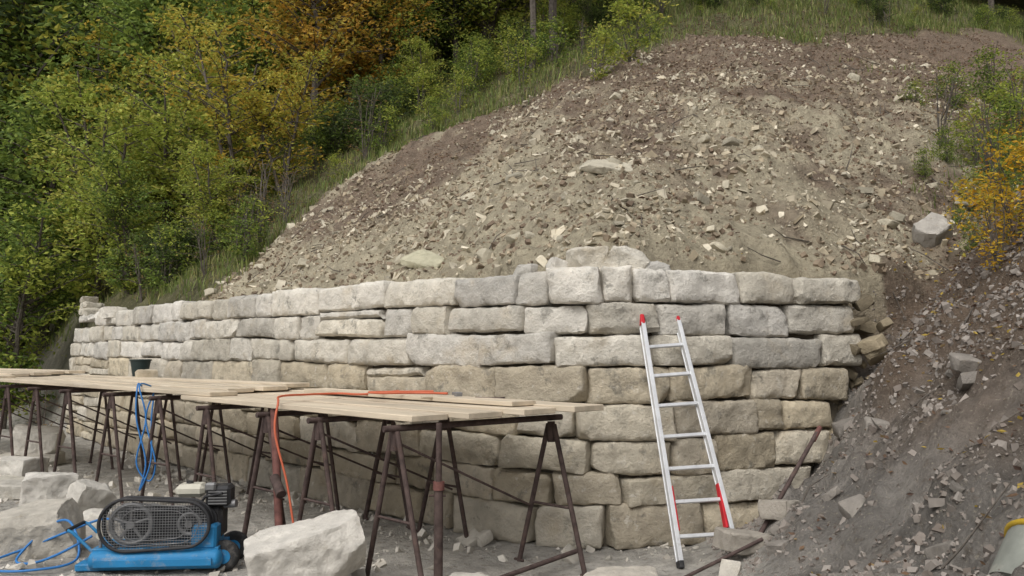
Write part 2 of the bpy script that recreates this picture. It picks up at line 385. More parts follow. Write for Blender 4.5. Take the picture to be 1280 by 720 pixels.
# ---------------------------------------------------------------- scattered rubble
def rmats(n):
    q=rng.normal(size=(n,4));q/=np.linalg.norm(q,axis=1,keepdims=True);w,x,y,z=q.T
    return np.stack([1-2*(y*y+z*z),2*(x*y-z*w),2*(x*z+y*w),2*(x*y+z*w),1-2*(x*x+z*z),2*(y*z-x*w),2*(x*z-y*w),2*(y*z+x*w),1-2*(x*x+y*y)],1).reshape(n,3,3)
CV=np.array([(x,y,z) for x in(-1,1) for y in(-1,1) for z in(-1,1)],float)
CF=np.array([(0,1,3,2),(4,6,7,5),(0,4,5,1),(2,3,7,6),(0,2,6,4),(1,5,7,3)])
def chips(name,x,y,size,col,flat=(1,.75,.45),sink=.1):
    n=len(x);z=terrain(x,y)
    V=CV[None]*(1+rng.uniform(-.45,.25,(n,8,3)))*np.array(flat)*rng.uniform(.6,1.3,(n,1,3))*size[:,None,None]*.5
    V=np.einsum('nij,nkj->nki',rmats(n),V);V[:,:,0]+=x[:,None];V[:,:,1]+=y[:,None];V[:,:,2]+=(z+size*sink)[:,None]
    F=(CF[None]+8*np.arange(n)[:,None,None]).reshape(-1,4)
    return mk(name,V.reshape(-1,3),F,[M_chip],col=np.repeat(col,8,0))
def sample(n,x0,x1,y0,y1,fn):
    x=rng.uniform(x0,x1,n);y=rng.uniform(y0,y1,n);s1,s2,D,along,s3=fields(x,y);sd,al=sdist(x,y)
    k=rng.random(n)<fn(x,y,D,along,s3,sd,al);return x[k],y[k]
tone=lambda n,a,b,v=.25:(a+(b-a)*rng.random((n,1)))*rng.uniform(1-v,1+v,(n,1))
x,y=sample(120000,-8,9,7.5,22,lambda x,y,D,al,s3,sd,a:(sd>.35)*bare(x,y,D,al)*np.clip(.6-.07*D+.5*fbm(x*.8,y*.8,20,3),.04,1)*.6)
n=len(x);print('scree',n);chips('scree_rubble',x,y,.016+.11*rng.random(n)**6+.022*rng.random(n),tone(n,np.array([.56,.51,.40]),np.array([.30,.25,.17])),flat=(1,.8,.32),sink=0)
x,y=sample(100000,-8,9,7.5,22,lambda x,y,D,al,s3,sd,a:(sd>.35)*bare(x,y,D,al)*(.3+.4*fbm(x*1.1,y*1.1,21,3)))
n=len(x);chips('soil_clods',x,y,.018+.07*rng.random(n)**3,tone(n,np.array([.33,.275,.195]),np.array([.15,.11,.078])),flat=(1,.9,.8),sink=-.05)
x,y=sample(60000,1.4,7,3.3,12,lambda x,y,D,al,s3,sd,a:(s3>0)*(sd<.3)*(.35+.4*fbm(x*1.2,y*1.2,22,3)))
n=len(x);chips('mound_clods',x,y,.010+.06*rng.random(n)**7+.016*rng.random(n),tone(n,np.array([.30,.27,.24]),np.array([.15,.125,.105])),flat=(1,.85,.7),sink=-.05)
x,y=sample(16000,-9,2,5.8,15,lambda x,y,D,al,s3,sd,a:(s3<0)*(sd<-.1)*np.clip(.25+.9*fbm(x*.7,y*.7,33,3)+.7*(sd>-.7),.05,1)*.8)
n=len(x);chips('stone_chippings',x,y,.012+.09*rng.random(n)**6+.018*rng.random(n),tone(n,np.array([.56,.53,.47]),np.array([.38,.35,.30]),.15))
RV=[];RF=[];RC=[];ro=0
def rub(x,y,s,c,z=None,sink=.25):
    global ro,sid
    P,F=stone_shape(s,s*rng.uniform(.5,.9),s*rng.uniform(.3,.65),s*.05,max(.028,s/9),sid+500,rough=s*.04,bulge=0,chop=6,chopk=(.6,.85));sid+=1
    P=place(P,(0,0,0),rng.uniform(0,6),rng.uniform(-.6,.6),rng.uniform(-.7,.7))
    zz=float(terrain(np.array([x]),np.array([y]))[0]) if z is None else z
    P+=np.array([x,y,zz+s*.3-s*sink]);RV.append(P);RF.append(F+ro);RC.append(np.tile(c,(len(P),1)));ro+=len(P)
for _ in range(44):
    z=rng.uniform(.4,2.3);rub(3.42+rng.uniform(-.12,.4)+(2.4-z)*-.16,8.8+rng.uniform(-.15,.25)-(2.4-z)*.06,rng.uniform(.1,.32),np.array([.30,.25,.17])*rng.uniform(.5,1.2),z=z)
x,y=sample(1700,-6,8,7.8,19,lambda x,y,D,al,s3,sd,a:(sd>.4)*bare(x,y,D,al)*np.clip(.14-.02*D+.2*np.exp(-(sd-.6)**2)+.25*fbm(x*.6,y*.6,40,3),.01,1))
for a_,b_ in zip(x,y): rub(a_,b_,.07+.2*rng.random()**2.6,np.array([.50,.455,.35])*rng.uniform(.55,1.1),sink=.33)
x,y=sample(250,1.7,6,3.6,10,lambda x,y,D,al,s3,sd,a:(s3>0)*(sd<0)*.5)
for a_,b_ in zip(x,y): rub(a_,b_,.06+.26*rng.random()**2.5,np.array([.27,.245,.215])*rng.uniform(.6,1.15),sink=.46)
x,y=sample(400,-6,1.6,6.2,13,lambda x,y,D,al,s3,sd,a:(s3<.1)*(sd<-.05)*(.12+.5*(sd>-.5)))
for a_,b_ in zip(x,y): rub(a_,b_,.05+.16*rng.random()**2,np.array([.52,.485,.42])*rng.uniform(.7,1.15),sink=.15)
mk('rubble_stones',np.vstack(RV),np.vstack(RF),[M_rock],col=np.vstack(RC),smooth=True,sharp=32)
# ---------------------------------------------------------------- leaves / grass
def leaves(name,x,y,size,col,dz=.015,flatness=.35,z=None):
    n=len(x);zz=(terrain(x,y) if z is None else z)+dz
    Q=np.array([(-1,0,0),(0,-.55,.12),(1,0,0),(0,.55,.12)])[None]*size[:,None,None]
    R=rmats(n);V=np.einsum('nij,nkj->nki',R,Q);V[:,:,2]*=flatness;V+=np.stack([x,y,zz],1)[:,None]
    return mk(name,V.reshape(-1,3),(np.arange(4)[None]+4*np.arange(n)[:,None]),[M_leaf],col=np.repeat(col,4,0))
pal=lambda n,P,v=.25:np.array(P)[rng.integers(0,len(P),n)]*rng.uniform(1-v,1+v,(n,1))
x,y=sample(130000,-9,12,7.5,24,lambda x,y,D,al,s3,sd,a:(sd>.5)*np.clip(.01+.11*D+.5*fbm(x*.7,y*.7,50,3)*(D>1.2)+.2*(al>3)*(D>.8)+.2*(x>4),0,1)*.6)
n=len(x);leaves('leaf_litter',x,y,.014+.026*rng.random(n),pal(n,[(.23,.145,.10),(.19,.12,.085),(.28,.19,.13),(.15,.105,.075),(.36,.26,.17)]),dz=.015,flatness=.6)
x,y=sample(15000,1.9,9,3.5,12,lambda x,y,D,al,s3,sd,a:(s3>.3)*(sd<.8)*np.clip(.09+.12*s3+.4*fbm(x,y,51,3),0,1))
n=len(x);leaves('fallen_leaves',x,y,.014+.022*rng.random(n),pal(n,[(.55,.40,.09),(.2,.13,.09),(.17,.11,.08),(.15,.1,.07),(.25,.16,.1),(.15,.1,.08),(.32,.23,.12)]),dz=.02,flatness=.6)
def grass(name,x,y,L,cols,w=.008):
    n=len(x);z=terrain(x,y);a=rng.uniform(0,2*math.pi,n);ln=rng.uniform(.1,.7,n);L=L*rng.uniform(.5,1.3,n)
    d=np.stack([np.cos(a),np.sin(a)],1);pr=np.stack([-d[:,1],d[:,0]],1)*w
    b=np.stack([x,y,z-.02],1);V=np.zeros((n,6,3))
    for i,(f,ww) in enumerate(((0,1),(.55,.8),(1,.12))):
        c=b.copy();c[:,:2]+=d*(L*ln*f*f)[:,None];c[:,2]+=L*f*(1-.25*ln*f)
        V[:,2*i,:]=c;V[:,2*i+1,:]=c;V[:,2*i,:2]-=pr*ww;V[:,2*i+1,:2]+=pr*ww
    F=np.array([(0,1,3,2),(2,3,5,4)])[None]+6*np.arange(n)[:,None,None]
    return mk(name,V.reshape(-1,3),F.reshape(-1,4),[M_leaf],col=np.repeat(cols,6,0))
GP=[(.20,.26,.08),(.25,.29,.09),(.34,.32,.14),(.15,.19,.065)]
x,y=sample(170000,-12,16,8,32,lambda x,y,D,al,s3,sd,a:(sd>.5)*(1-bare(x,y,D,al))*(.55+.5*fbm(x*.5,y*.5,60,3)))
n=len(x);print('grass',n);grass('grass',x,y,.25,pal(n,GP),w=.011)
x,y=sample(24000,4.0,12,7.5,17,lambda x,y,D,al,s3,sd,a:(s3>2.9)*np.clip(.9*fbm(x*.8,y*.8,61,3)+.1*(s3-4),0,1))
n=len(x);grass('grass',x,y,.18,pal(n,GP),w=.007)
# ---------------------------------------------------------------- trees
PALS={'green':[(.15,.22,.05),(.19,.27,.06),(.26,.33,.07),(.11,.165,.04)],
'lime':[(.33,.39,.07),(.40,.44,.09),(.26,.33,.07),(.46,.45,.10)],
'yellow':[(.52,.44,.08),(.46,.43,.08),(.36,.38,.07),(.50,.36,.06)],
'orange':[(.52,.32,.055),(.46,.27,.05),(.54,.39,.07),(.40,.34,.07)],
'dark':[(.065,.095,.034),(.09,.13,.042),(.05,.075,.028),(.14,.165,.06)]}
def tree_mesh(name,pal_,h,spread,nclump,nleaf,lsize,stems=1,base=.12,seed=0,clr=.3,conifer=False,tk=1.0):
    r=np.random.default_rng(seed+100);b=B();LP=[]
    for s in range(stems):
        a=r.uniform(0,6.28);lean=(0.03 if stems==1 else r.uniform(.15,.5));P=[];R=[]
        hh=h*(.92 if stems==1 else r.uniform(.6,.95))
        for i in range(9):
            f=i/8;q=np.array([math.cos(a)*lean*h*.5*f**1.3+r.normal()*.015*h*f,math.sin(a)*lean*h*.5*f**1.3+r.normal()*.015*h*f,hh*f-.2*(1-f)])
            P.append(q);R.append(tk*max(.004*h,(.016*h/ (stems**.5))*(1-f)**.8+.003*h))
        b.tube(P,R,0,6);P=np.array(P)
        for k in range(max(1,nclump//stems)):
            f=base+(1-base)*r.random()**.8;pos=np.array([np.interp(f*8,range(9),P[:,i]) for i in range(3)])
            ang=r.uniform(0,6.28)
            if conifer: L=spread*h*(1-f)*r.uniform(.6,1)+.2;up=-.15
            else: L=spread*h*math.sin(math.pi*min(.97,max(.12,(f-base*.6))))**.7*r.uniform(.35,1.15);up=r.uniform(.1,.75)
            d=np.array([math.cos(ang),math.sin(ang),up]);tip=pos+d*L/np.linalg.norm(d);mid=(pos+tip)/2+np.array([0,0,.06*L])+r.normal(size=3)*.04*L
            if L>.3: b.tube([pos,mid,tip],[.006*h*(1-f*.6),.004*h*(1-f*.6),.0015*h],0,4,cap=False)
            m=nleaf
            tt=1-r.random(m)**1.5*.75;c=pos+(tip-pos)*tt[:,None]
            rad=clr*(.4+.8*r.random())
            LP.append(np.c_[c+r.normal(size=(m,3))*rad*np.array([1,1,.6]),np.full(m,r.random())])
    LP=np.vstack(LP);n=len(LP)
    q=r.normal(size=(n,4));q/=np.linalg.norm(q,axis=1,keepdims=True);w,x,y,z=q.T
    RM=np.stack([1-2*(y*y+z*z),2*(x*y-z*w),2*(x*z+y*w),2*(x*y+z*w),1-2*(x*x+z*z),2*(y*z-x*w),2*(x*z-y*w),2*(y*z+x*w),1-2*(x*x+y*y)],1).reshape(n,3,3)
    Q=np.array([(-1,0,0),(0,-.5,.15),(1,0,-.1),(0,.5,.15)])[None]*(lsize*r.uniform(.6,1.3,(n,1,1)))
    V=np.einsum('nij,nkj->nki',RM,Q);V[:,:,2]*=.7;V+=LP[:,None,:3]
    pc=np.array(pal_);ci=np.clip((LP[:,3]*len(pc)+r.normal(size=n)*.8).astype(int),0,len(pc)-1)
    lc=pc[ci]*r.uniform(.7,1.3,(n,1))
    tv=np.array(b.v);tf=[f for f in b.f if len(f)==4]
    VV=np.vstack([tv,V.reshape(-1,3)]);FF=np.vstack([np.array(tf),len(tv)+np.arange(4)[None]+4*np.arange(n)[:,None]])
    fm=np.r_[np.zeros(len(tf)),np.ones(n)];col=np.vstack([np.full((len(tv),3),.1),np.repeat(lc,4,0)])
    return mk(name,VV,FF,[M_bark,M_leaf],col=col,fm=fm)
protos={}
def proto(key,*a,**k):
    ob=tree_mesh('proto',*a,**k);protos[key]=ob.data;bpy.data.objects.remove(ob)
proto('green',PALS['green']+PALS['lime'][2:3],6,.30,120,66,.08,seed=1,clr=.23)
proto('green2',PALS['green']+PALS['lime'][:2],6,.32,120,66,.08,seed=2,clr=.23,stems=3)
proto('lime',PALS['lime'],5,.30,110,60,.07,seed=3,clr=.18,stems=4,base=.06)
proto('yellow',PALS['yellow'],5,.28,80,48,.065,seed=4,clr=.17,stems=3)
proto('orange',PALS['orange'],6,.34,105,66,.075,seed=5,clr=.22,base=.2)
proto('dark',PALS['dark'],14,.26,170,75,.15,seed=6,clr=.5,base=.3)
proto('slim',PALS['dark'],14,.22,120,75,.15,seed=26,clr=.5,base=.42,tk=.5)
proto('olive',PALS['green']+PALS['yellow'][1:3]+PALS['dark'][:1],12,.28,160,75,.14,seed=16,clr=.45,base=.2)
proto('conifer',PALS['dark'],16,.22,180,75,.14,seed=7,clr=.33,base=.25,conifer=True)
proto('bgreen',PALS['green']+PALS['lime'][:2],1.6,.5,40,45,.04,seed=8,clr=.13,stems=6,base=.05)
proto('blime',PALS['lime'],1.6,.45,34,36,.045,seed=9,clr=.12,stems=5,base=.1)
proto('byel',[(.62,.42,.04),(.56,.32,.035),(.42,.36,.06)],1.2,.5,34,24,.036,seed=10,clr=.11,stems=6,base=.15)
proto('bdark',PALS['dark']+PALS['green'][:2],2,.5,55,55,.055,seed=11,clr=.18,stems=6,base=.05)
proto('bare',[(.3,.2,.08)],1.8,.4,40,4,.03,seed=12,clr=.1,stems=7,base=.1)
def plant(kind,x,y,s,name='tree',sz=None):
    z=float(smooth_h(np.array([x],float),np.array([y],float))[0][0])
    ob=bpy.data.objects.new(name,protos[kind]);scene.collection.objects.link(ob)
    ob.location=(x,y,z-.05);ob.rotation_euler=(rng.uniform(-.06,.06),rng.uniform(-.06,.06),rng.uniform(0,6.28));ob.scale=(s,s,s*(sz or 1));return ob
T_=[('green',-13,20,1.0),('green2',-10.8,18.8,.85),('lime',-9.2,19.4,1.0),('green',-12.0,22.5,1.2),('lime',-8.2,20.5,1.05),('lime',-6.9,19.3,.8),
('yellow',-6.0,18.8,.95),('yellow',-7.2,21.6,1.1),('green',-9.5,23.5,1.2),('green2',-7.6,17.4,.5),('orange',-4.9,21.5,1.05),('orange',-4.4,23.5,1.2),
('yellow',-4.9,18.6,.7),('lime',-5.9,17.2,.5),('green',-14.5,24,1.3),('yellow',-11.5,25.5,1.3),('lime',-9.9,21.3,1.1),('green2',-3.0,22.5,.7),('olive',-5.9,25.5,.6),('olive',-1.6,25,.45),
('lime',-12.3,27,1.5),('lime',-15.5,27,1.4),('yellow',-9.0,26.5,1.4),('green2',-13.5,30,1.7),('lime',-13.8,22,1.1),('lime',-2.2,21,.4),('yellow',-10.6,23,1.2),('orange',-3.4,22.6,.8)]
for k,x,y,s in T_: plant(k,x,y,s,{'orange':'autumn_maple_tree'}.get(k,'deciduous_tree'))
for i in range(160):
    a=rng.uniform(-.75,.8);r_=rng.uniform(26,62);x=a*r_;y=r_
    _,_,D_,al_,_=fields(x,y)
    if D_<11 and al_<9: continue
    k='conifer' if rng.random()<.35 else ('dark' if rng.random()<.5 else 'olive')
    if a<-.2: k='olive' if rng.random()<.8 else 'dark'
    plant(k,x,y,rng.uniform(.8,1.2),'forest_tree')
for i in range(85):
    a=rng.uniform(-.75,.0);r_=rng.uniform(24,36);x=a*r_;y=r_
    plant(['green','green2','olive','yellow','lime'][rng.choice(5,p=[.18,.18,.1,.2,.34])],x,y,rng.uniform(.9,1.5),'deciduous_tree')
for i in range(14): plant('olive',rng.uniform(3,24),rng.uniform(25,30),rng.uniform(.4,.7),'deciduous_tree')
plant('slim',.45,19.5,.62,'tall_tree');plant('slim',1.0,20.4,.85,'tall_tree');plant('slim',-3.2,24,.8,'tall_tree');plant('slim',-2.2,26,.9,'tall_tree')
for i in range(480):
    x=rng.uniform(-12,14);y=rng.uniform(9,27)
    s1,s2,D_,al_,s3_=fields(np.array([x]),np.array([y]));D_=D_[0];al_=al_[0]
    sd_,_=sdist(np.array([x]),np.array([y]))
    if sd_[0]<.7 or bare(np.array([x]),np.array([y]),np.array([D_]),np.array([al_]))[0]>.12: continue
    k=['bgreen','bdark','blime','bare'][rng.choice(4,p=[.4,.12,.3,.18])]
    plant(k,x,y,rng.uniform(.3,.8)*(.7 if al_<9 else 1.2),'shrub')
plant('blime',1.5,15.6,.75,'shrub');plant('blime',2.3,16.6,1.0,'shrub');plant('bgreen',.9,18.5,.9,'shrub');plant('blime',.2,18,.7,'shrub')
for (x,y,s) in [(4.55,8.2,.75),(4.9,8.5,.9),(4.75,7.7,.55),(5.2,9.2,.5),(5.1,8.1,.8),(6.9,11.6,.6)]: plant('byel',x,y,s,'yellow_leaved_shrub')
for (x,y,s) in [(6.2,11.0,.6),(5.2,9.9,.25),(6.8,11.9,.8),(5.9,10.4,.4),(7.5,13,.7),(7.0,12.6,.4),(8.2,14,.8),(6.3,12.6,.4),(7.6,14.9,.6),(5.7,12.0,.3),(6.6,14.2,.4),(8.6,15.5,.8),(5.6,10.9,.25)]: plant('bgreen',x,y,s,'shrub')
for (x,y,s) in [(6.9,12.9,.6),(7.9,13.6,.7),(6.1,11.6,.35)]: plant('blime',x,y,s,'shrub')
for (x,y,s) in [(6.0,10.8,.8),(-6.9,16.4,.7),(-5.4,15.4,.7),(-4.9,15.6,.8),(-9.3,17.6,.8),(7.1,12,.8),(6.4,13,.7),(-4.2,16.2,.7)]: plant('bare',x,y,s,'bare_shrub')
sb=B()
x,y=sample(420,-5,8,4.2,18,lambda x,y,D,al,s3,sd,a:((sd>.5)|(s3>.6))*.5)
for a_,b_ in zip(x,y):
    z=float(terrain(np.array([a_]),np.array([b_]))[0]);L=rng.uniform(.15,.6);an=rng.uniform(0,6.28);d=np.array([math.cos(an),math.sin(an)])*L
    z2=float(terrain(np.array([a_+d[0]]),np.array([b_+d[1]]))[0])
    if abs(z2-z)>.8: continue
    sb.tube([(a_,b_,z+.02),(a_+d[0]*.5+rng.normal()*.03,b_+d[1]*.5+rng.normal()*.03,(z+z2)/2+.06),(a_+d[0],b_+d[1],z2+rng.uniform(.02,.15))],[.008,.006,.003],0,5)
sb.build('fallen_sticks',[M_bark])
# ---------------------------------------------------------------- plank platform on trestles
A0=np.array([-.71,6.25]);A1=np.array([-3.3,8.95]);A2=np.array([-7.6,12.75]);A3=np.array([-10.2,15.2])
def planks(a,b,z0,z1,w,n,stag,t=.045):
    d=b-a;L=np.linalg.norm(d);d=d/L;nn=np.array([-d[1],d[0]]);nn=nn if nn@np.array([.7,.7])>0 else -nn
    bb=B();bw=w/n
    for i in range(n):
        s0=-stag[i];s1=L+rng.uniform(0,.25);off=nn*(bw*(i+.5))
        p=a+off+d*s0;q=a+off+d*s1;za=z0+.07*i/n+rng.uniform(-.006,.006);zb_=z1+.03*i/n+rng.uniform(-.006,.006)
        P=np.array([p[0],p[1],za]);Q=np.array([q[0],q[1],zb_]);c=(P+Q)/2;ex=(Q-P)/np.linalg.norm(Q-P);ey=np.array([nn[0],nn[1],0]);ez=np.cross(ex,ey)
        bb.box(c,(np.linalg.norm(Q-P)/2,bw/2-.002,t/2),[ex,ey,ez],0,.005)
    return bb,d,nn
b1,d1,n1_=planks(A0,A1,1.20,1.21,1.36,4,[0,.22,.44,.62])
b1.box(np.array([*(A0+d1*1.3+n1_*.92),1.285]),(1.5,.13,.018),[[d1[0],d1[1],0],[n1_[0],n1_[1],0],[0,0,1]],0,.004)
b1.build('scaffold_planks',[M_wood])
b2,d2,n2_=planks(A1+np.array([.12,-.1]),A2,1.255,1.26,1.25,4,[.3,.1,.25,.2]);b2.build('scaffold_planks',[M_wood])
b3,d3,n3_=planks(A2+np.array([.12,-.1]),A3,1.30,1.30,1.25,5,[.3,.1,.25,.05,.2]);b3.build('scaffold_planks',[M_wood])
def gz(x,y): return float(terrain(np.array([x],float),np.array([y],float))[0])
def trestle(a,d,nn,z,w=1.45,spl=.36,r=.02,e1=0):
    b=B();ztop=z-.045
    p0=a-nn*.08;p1=a+nn*w-d*e1
    b.tube([(*p0,ztop),(*p1,ztop+.03*(e1>0))],.024,0,8)
    for e,(pp) in enumerate((a+nn*.02,a+nn*(w-.12)-d*e1)):
        for s in(-1,1):
            j=rng.uniform(-.04,.04)
            f=pp+d*s*(spl+j);top=pp+d*s*.03;g=gz(*f)
            b.tube([(*top,ztop-.02),(*f,g-.01)],r,0,8)
            b.tube([(*(f-d*.05),g+.008),(*(f+d*.05),g+.008)],.012,0,6)
        k=.42
        l=pp+d*(.03+(spl-.03)*(1-k));l2=pp-d*(.03+(spl-.03)*(1-k));b.tube([(*l,ztop*k),(*l2,ztop*k)],.011,0,6)
        b.tube([(*pp,ztop-.0),(*pp,ztop-.16)],.03,0,8)
    l=a+nn*.02-d*.03;l2=a+nn*(w-.15)-d*.15;b.tube([(*l,ztop-.1),(*l2,.45)],.010,0,6)
    return b
def TR_(a,d,n,z,**k): trestle(a,d,n,z,**k).build('trestle',[M_rust,M_rust2])
TR_(A0+d1*.22,d1,n1_,1.17,w=1.40,e1=.36)
TR_(A0+d1*1.25,d1,n1_,1.17);TR_(A0+d1*2.1,d1,n1_,1.17,r=.024);TR_(A0+d1*3.3,d1,n1_,1.17)
TR_(A1+d2*.6,d2,n2_,1.225);TR_(A1+d2*1.7,d2,n2_,1.225);TR_(A1+d2*2.9,d2,n2_,1.225);TR_(A1+d2*3.9,d2,n2_,1.225);TR_(A1+d2*4.9,d2,n2_,1.225);TR_(A2+d3*.5,d3,n3_,1.27);TR_(A2+d3*1.9,d3,n3_,1.27)
pb=B();px_,py_=-.52,6.33;g=gz(px_,py_)
pb.tube([(px_,py_,g),(px_,py_,1.17)],.022,0,10);pb.tube([(px_,py_,g+.0),(px_,py_,.72)],.033,0,10);pb.tube([(px_,py_,.70),(px_,py_,.76)],.042,1,10);pb.box((px_,py_,g+.01),(.07,.07,.006),mi=0);pb.tube([(px_-.07,py_,.66),(px_+.05,py_,.66)],.008,0,6)
pb.build('steel_prop',[M_rust,M_rust2])
pb=B();pb.tube([(-1.9,7.35,gz(-1.9,7.35)),(-2.08,7.75,1.17)],.034,0,10);pb.tube([(-1.9,7.35,.5),(-2.0,7.5,.62)],.042,1,10);pb.build('steel_prop',[M_rust2,M_rust])
pb=B();pb.tube([(-.1,6.55,gz(-.1,6.55)+.05),(.55,7.1,gz(.55,7.1)+.12)],.02,0,8);pb.build('steel_pipe',[M_rust])
pb=B();pb.tube([(1.15,6.35,gz(1.15,6.35)+.03),(1.85,6.62,gz(1.85,6.62)+.05)],.014,0,8);pb.build('steel_pipe',[M_rust])
pb=B();pb.tube([(1.80,6.72,gz(1.8,6.72)),(2.6,7.55,1.0)],.018,0,8);pb.tube([(2.54,7.49,.93),(2.63,7.58,1.03)],.022,1,8);pb.build('iron_bar',[M_rust,M_rust2])
# ---------------------------------------------------------------- ladder
lb=B()
BL=np.array([1.29,6.86,gz(1.29,6.86)+.01]);TL=np.array([1.14,7.72,1.93]);BR=np.array([1.77,6.98,.03]);TR=np.array([1.47,7.84,1.96])
def rail(a,b):
    ex=(b-a)/np.linalg.norm(b-a);ac=(BR-BL)/np.linalg.norm(BR-BL);ey=ac-ex*(ac@ex);ey/=np.linalg.norm(ey);ez=np.cross(ex,ey)
    lb.box((a+b)/2,(np.linalg.norm(b-a)/2,.013,.032),[ex,ey,ez],0,.004)
    for s in(-1,1): lb.box((a+b)/2+ez*s*.030,(np.linalg.norm(b-a)/2-.01,.018,.005),[ex,ey,ez],0,.002)
    return ex,ey,ez
for a,b in((BL,TL),(BR,TR)):
    ex,ey,ez=rail(a,b)
    lb.box(b+ex*.02,(.05,.02,.038),[ex,ey,ez],1,.01)
    lb.box(a+ex*.02,(.03,.02,.038),[ex,ey,ez],2,.006)
ex=(TL-BL)/np.linalg.norm(TL-BL)
for i in range(7):
    f=(.24+.28*i)/2.17
    p=BL+(TL-BL)*f;q=BR+(TR-BR)*f;r_=(q-p)/np.linalg.norm(q-p);ez=np.cross(r_,ex)
    lb.box((p+q)/2,(np.linalg.norm(q-p)/2,.015,.015),[r_,np.cross(ez,r_),ez],0,.004)
for (a,b,s) in((BL,TL,1),(BR,TR,-1)):
    ac=(BR-BL)/np.linalg.norm(BR-BL)
    p=a+(b-a)*.13+ac*.022*s;q=a+(b-a)*.30+ac*.022*s;lb.box((p+q)/2,(np.linalg.norm(q-p)/2,.012,.03),[ex,ac,np.cross(ex,ac)],1,.006)
lb.build('aluminium_ladder',[M_alu,M_red,M_blk])
# ---------------------------------------------------------------- compressor
cb=B()
def capsule(b,p0,p1,r,mi,n=20):
    p0=np.array(p0,float);p1=np.array(p1,float);d=(p1-p0)/np.linalg.norm(p1-p0);P=[];R=[]
    for a in np.linspace(-90,0,6): P.append(p0+d*r*.55*math.sin(math.radians(a)));R.append(max(.004,r*math.cos(math.radians(a))))
    for a in np.linspace(0,90,6): P.append(p1+d*r*.55*math.sin(math.radians(a)));R.append(max(.004,r*math.cos(math.radians(a))))
    b.tube(P,R,mi,n)
capsule(cb,(-.48,-.17,.13),(.48,-.17,.13),.085,0);capsule(cb,(-.48,.17,.13),(.48,.17,.13),.085,0)
cb.box((0,0,.215),(.5,.2,.012),mi=0,bev=.004)
cb.box((-.52,0,.08),(.10,.22,.03),mi=0,bev=.01)
cb.box((.38,-.06,.31),(.1,.15,.10),mi=0,bev=.02)
cb.box((0,-.262,.12),(.46,.008,.03),mi=0,bev=.003)
def stad(cx1,r1,cx2,r2,zc,n=20):
    L=[]
    for a in np.linspace(math.pi/2,3*math.pi/2,n): L.append((cx1+r1*math.cos(a),zc+r1*math.sin(a)))
    for a in np.linspace(-math.pi/2,math.pi/2,n): L.append((cx2+r2*math.cos(a),zc+r2*math.sin(a)))
    return L
G=stad(-.22,.215,.24,.19,.425)
for yy,rr in((-.24,.015),(-.12,.012)):
    cb.tube([(x_,yy,z_) for x_,z_ in G+[G[0]]],rr,1,6,cap=False)
V=[];Fq=[]
for x_,z_ in G: V+=[(x_,-.18,z_),(x_,-.12,z_)]
for i in range(len(G)): j=(i+1)%len(G);Fq.append((2*i,2*j,2*j+1,2*i+1))
cb.add(V,Fq,1,True)
for k in(.8,.6):
    cb.tube([(-.0+(x_)*k*1.0,-.243,.425+(z_-.425)*k) for x_,z_ in G+[G[0]]],.003,3,4,cap=False)
for xg in np.arange(-.42,.43,.022):
    if xg<-.22: rr=math.sqrt(max(0,.215**2-(xg+.22)**2))
    elif xg>.24: rr=math.sqrt(max(0,.19**2-(xg-.24)**2))
    else: rr=.215+(.19-.215)*(xg+.22)/.46
    if rr>.02: cb.tube([(xg,-.24,.425-rr),(xg,-.24,.425+rr)],.002,3,4,cap=False)
for zg in np.arange(.23,.63,.022):
    dz=abs(zg-.425);xl=-.22-math.sqrt(max(0,.215**2-dz**2))
    if dz>.205: continue
    xr=.24+math.sqrt(max(0,.19**2-dz**2)) if dz<.19 else .2
    cb.tube([(xl,-.24,zg),(xr,-.24,zg)],.002,3,4,cap=False)
def ring(b,c,r,tr,mi,n=28): b.tube([(c[0]+r*math.cos(a),c[1],c[2]+r*math.sin(a)) for a in np.linspace(0,2*math.pi,n+1)],tr,mi,6,cap=False)
ring(cb,(-.2,-.18,.425),.16,.02,3);ring(cb,(.26,-.18,.42),.085,.016,3)
for a in range(5):
    t_=a*2*math.pi/5+.3;cb.tube([(-.2,-.18,.425),(-.2+.16*math.cos(t_),-.18,.425+.16*math.sin(t_))],.014,3,6)
cb.tube([(-.2,-.22,.425),(-.2,-.1,.425)],.035,3,12);cb.tube([(.26,-.22,.42),(.26,-.1,.42)],.03,3,12)
cb.tube([(-.2,-.18,.605),(.27,-.18,.515)],.008,1,5);cb.tube([(-.2,-.18,.245),(.27,-.18,.325)],.008,1,5)
cb.box((-.2,.02,.32),(.09,.09,.1),mi=3,bev=.02);cb.box((-.0,-.03,.40),(.3,.05,.14),mi=1,bev=.03)
for s in(-1,1):
    cb.tube([(-.2+s*.09,.03,.36),(-.2+s*.14,.03,.54)],.05,3,12)
    for k in range(6): cc=np.array([-.2+s*(.095+.007*k),.03,.40+.024*k]);cb.tube([cc,cc+np.array([s*.003,0,.008])],.068,3,12)
cb.box((.36,.05,.40),(.13,.12,.14),mi=1,bev=.03);cb.tube([(.36,-.1,.44),(.36,-.02,.44)],.1,1,18)
cb.box((.22,.03,.67),(.12,.1,.055),mi=2,bev=.035);cb.tube([(.2,.03,.72),(.2,.03,.745)],.03,1,12)
cb.box((.46,.0,.63),(.10,.1,.085),mi=1,bev=.025);cb.box((.40,-.08,.71),(.045,.04,.035),mi=3,bev=.015);cb.tube([(.5,-.02,.55),(.6,-.04,.56)],.035,3,10)
for k in range(5): cb.box((.46,-.105,.57+.025*k),(.075,.006,.005),mi=3)
cb.tube([(.3,-.05,.55),(.36,-.1,.63),(.5,-.12,.66)],.012,1,6)
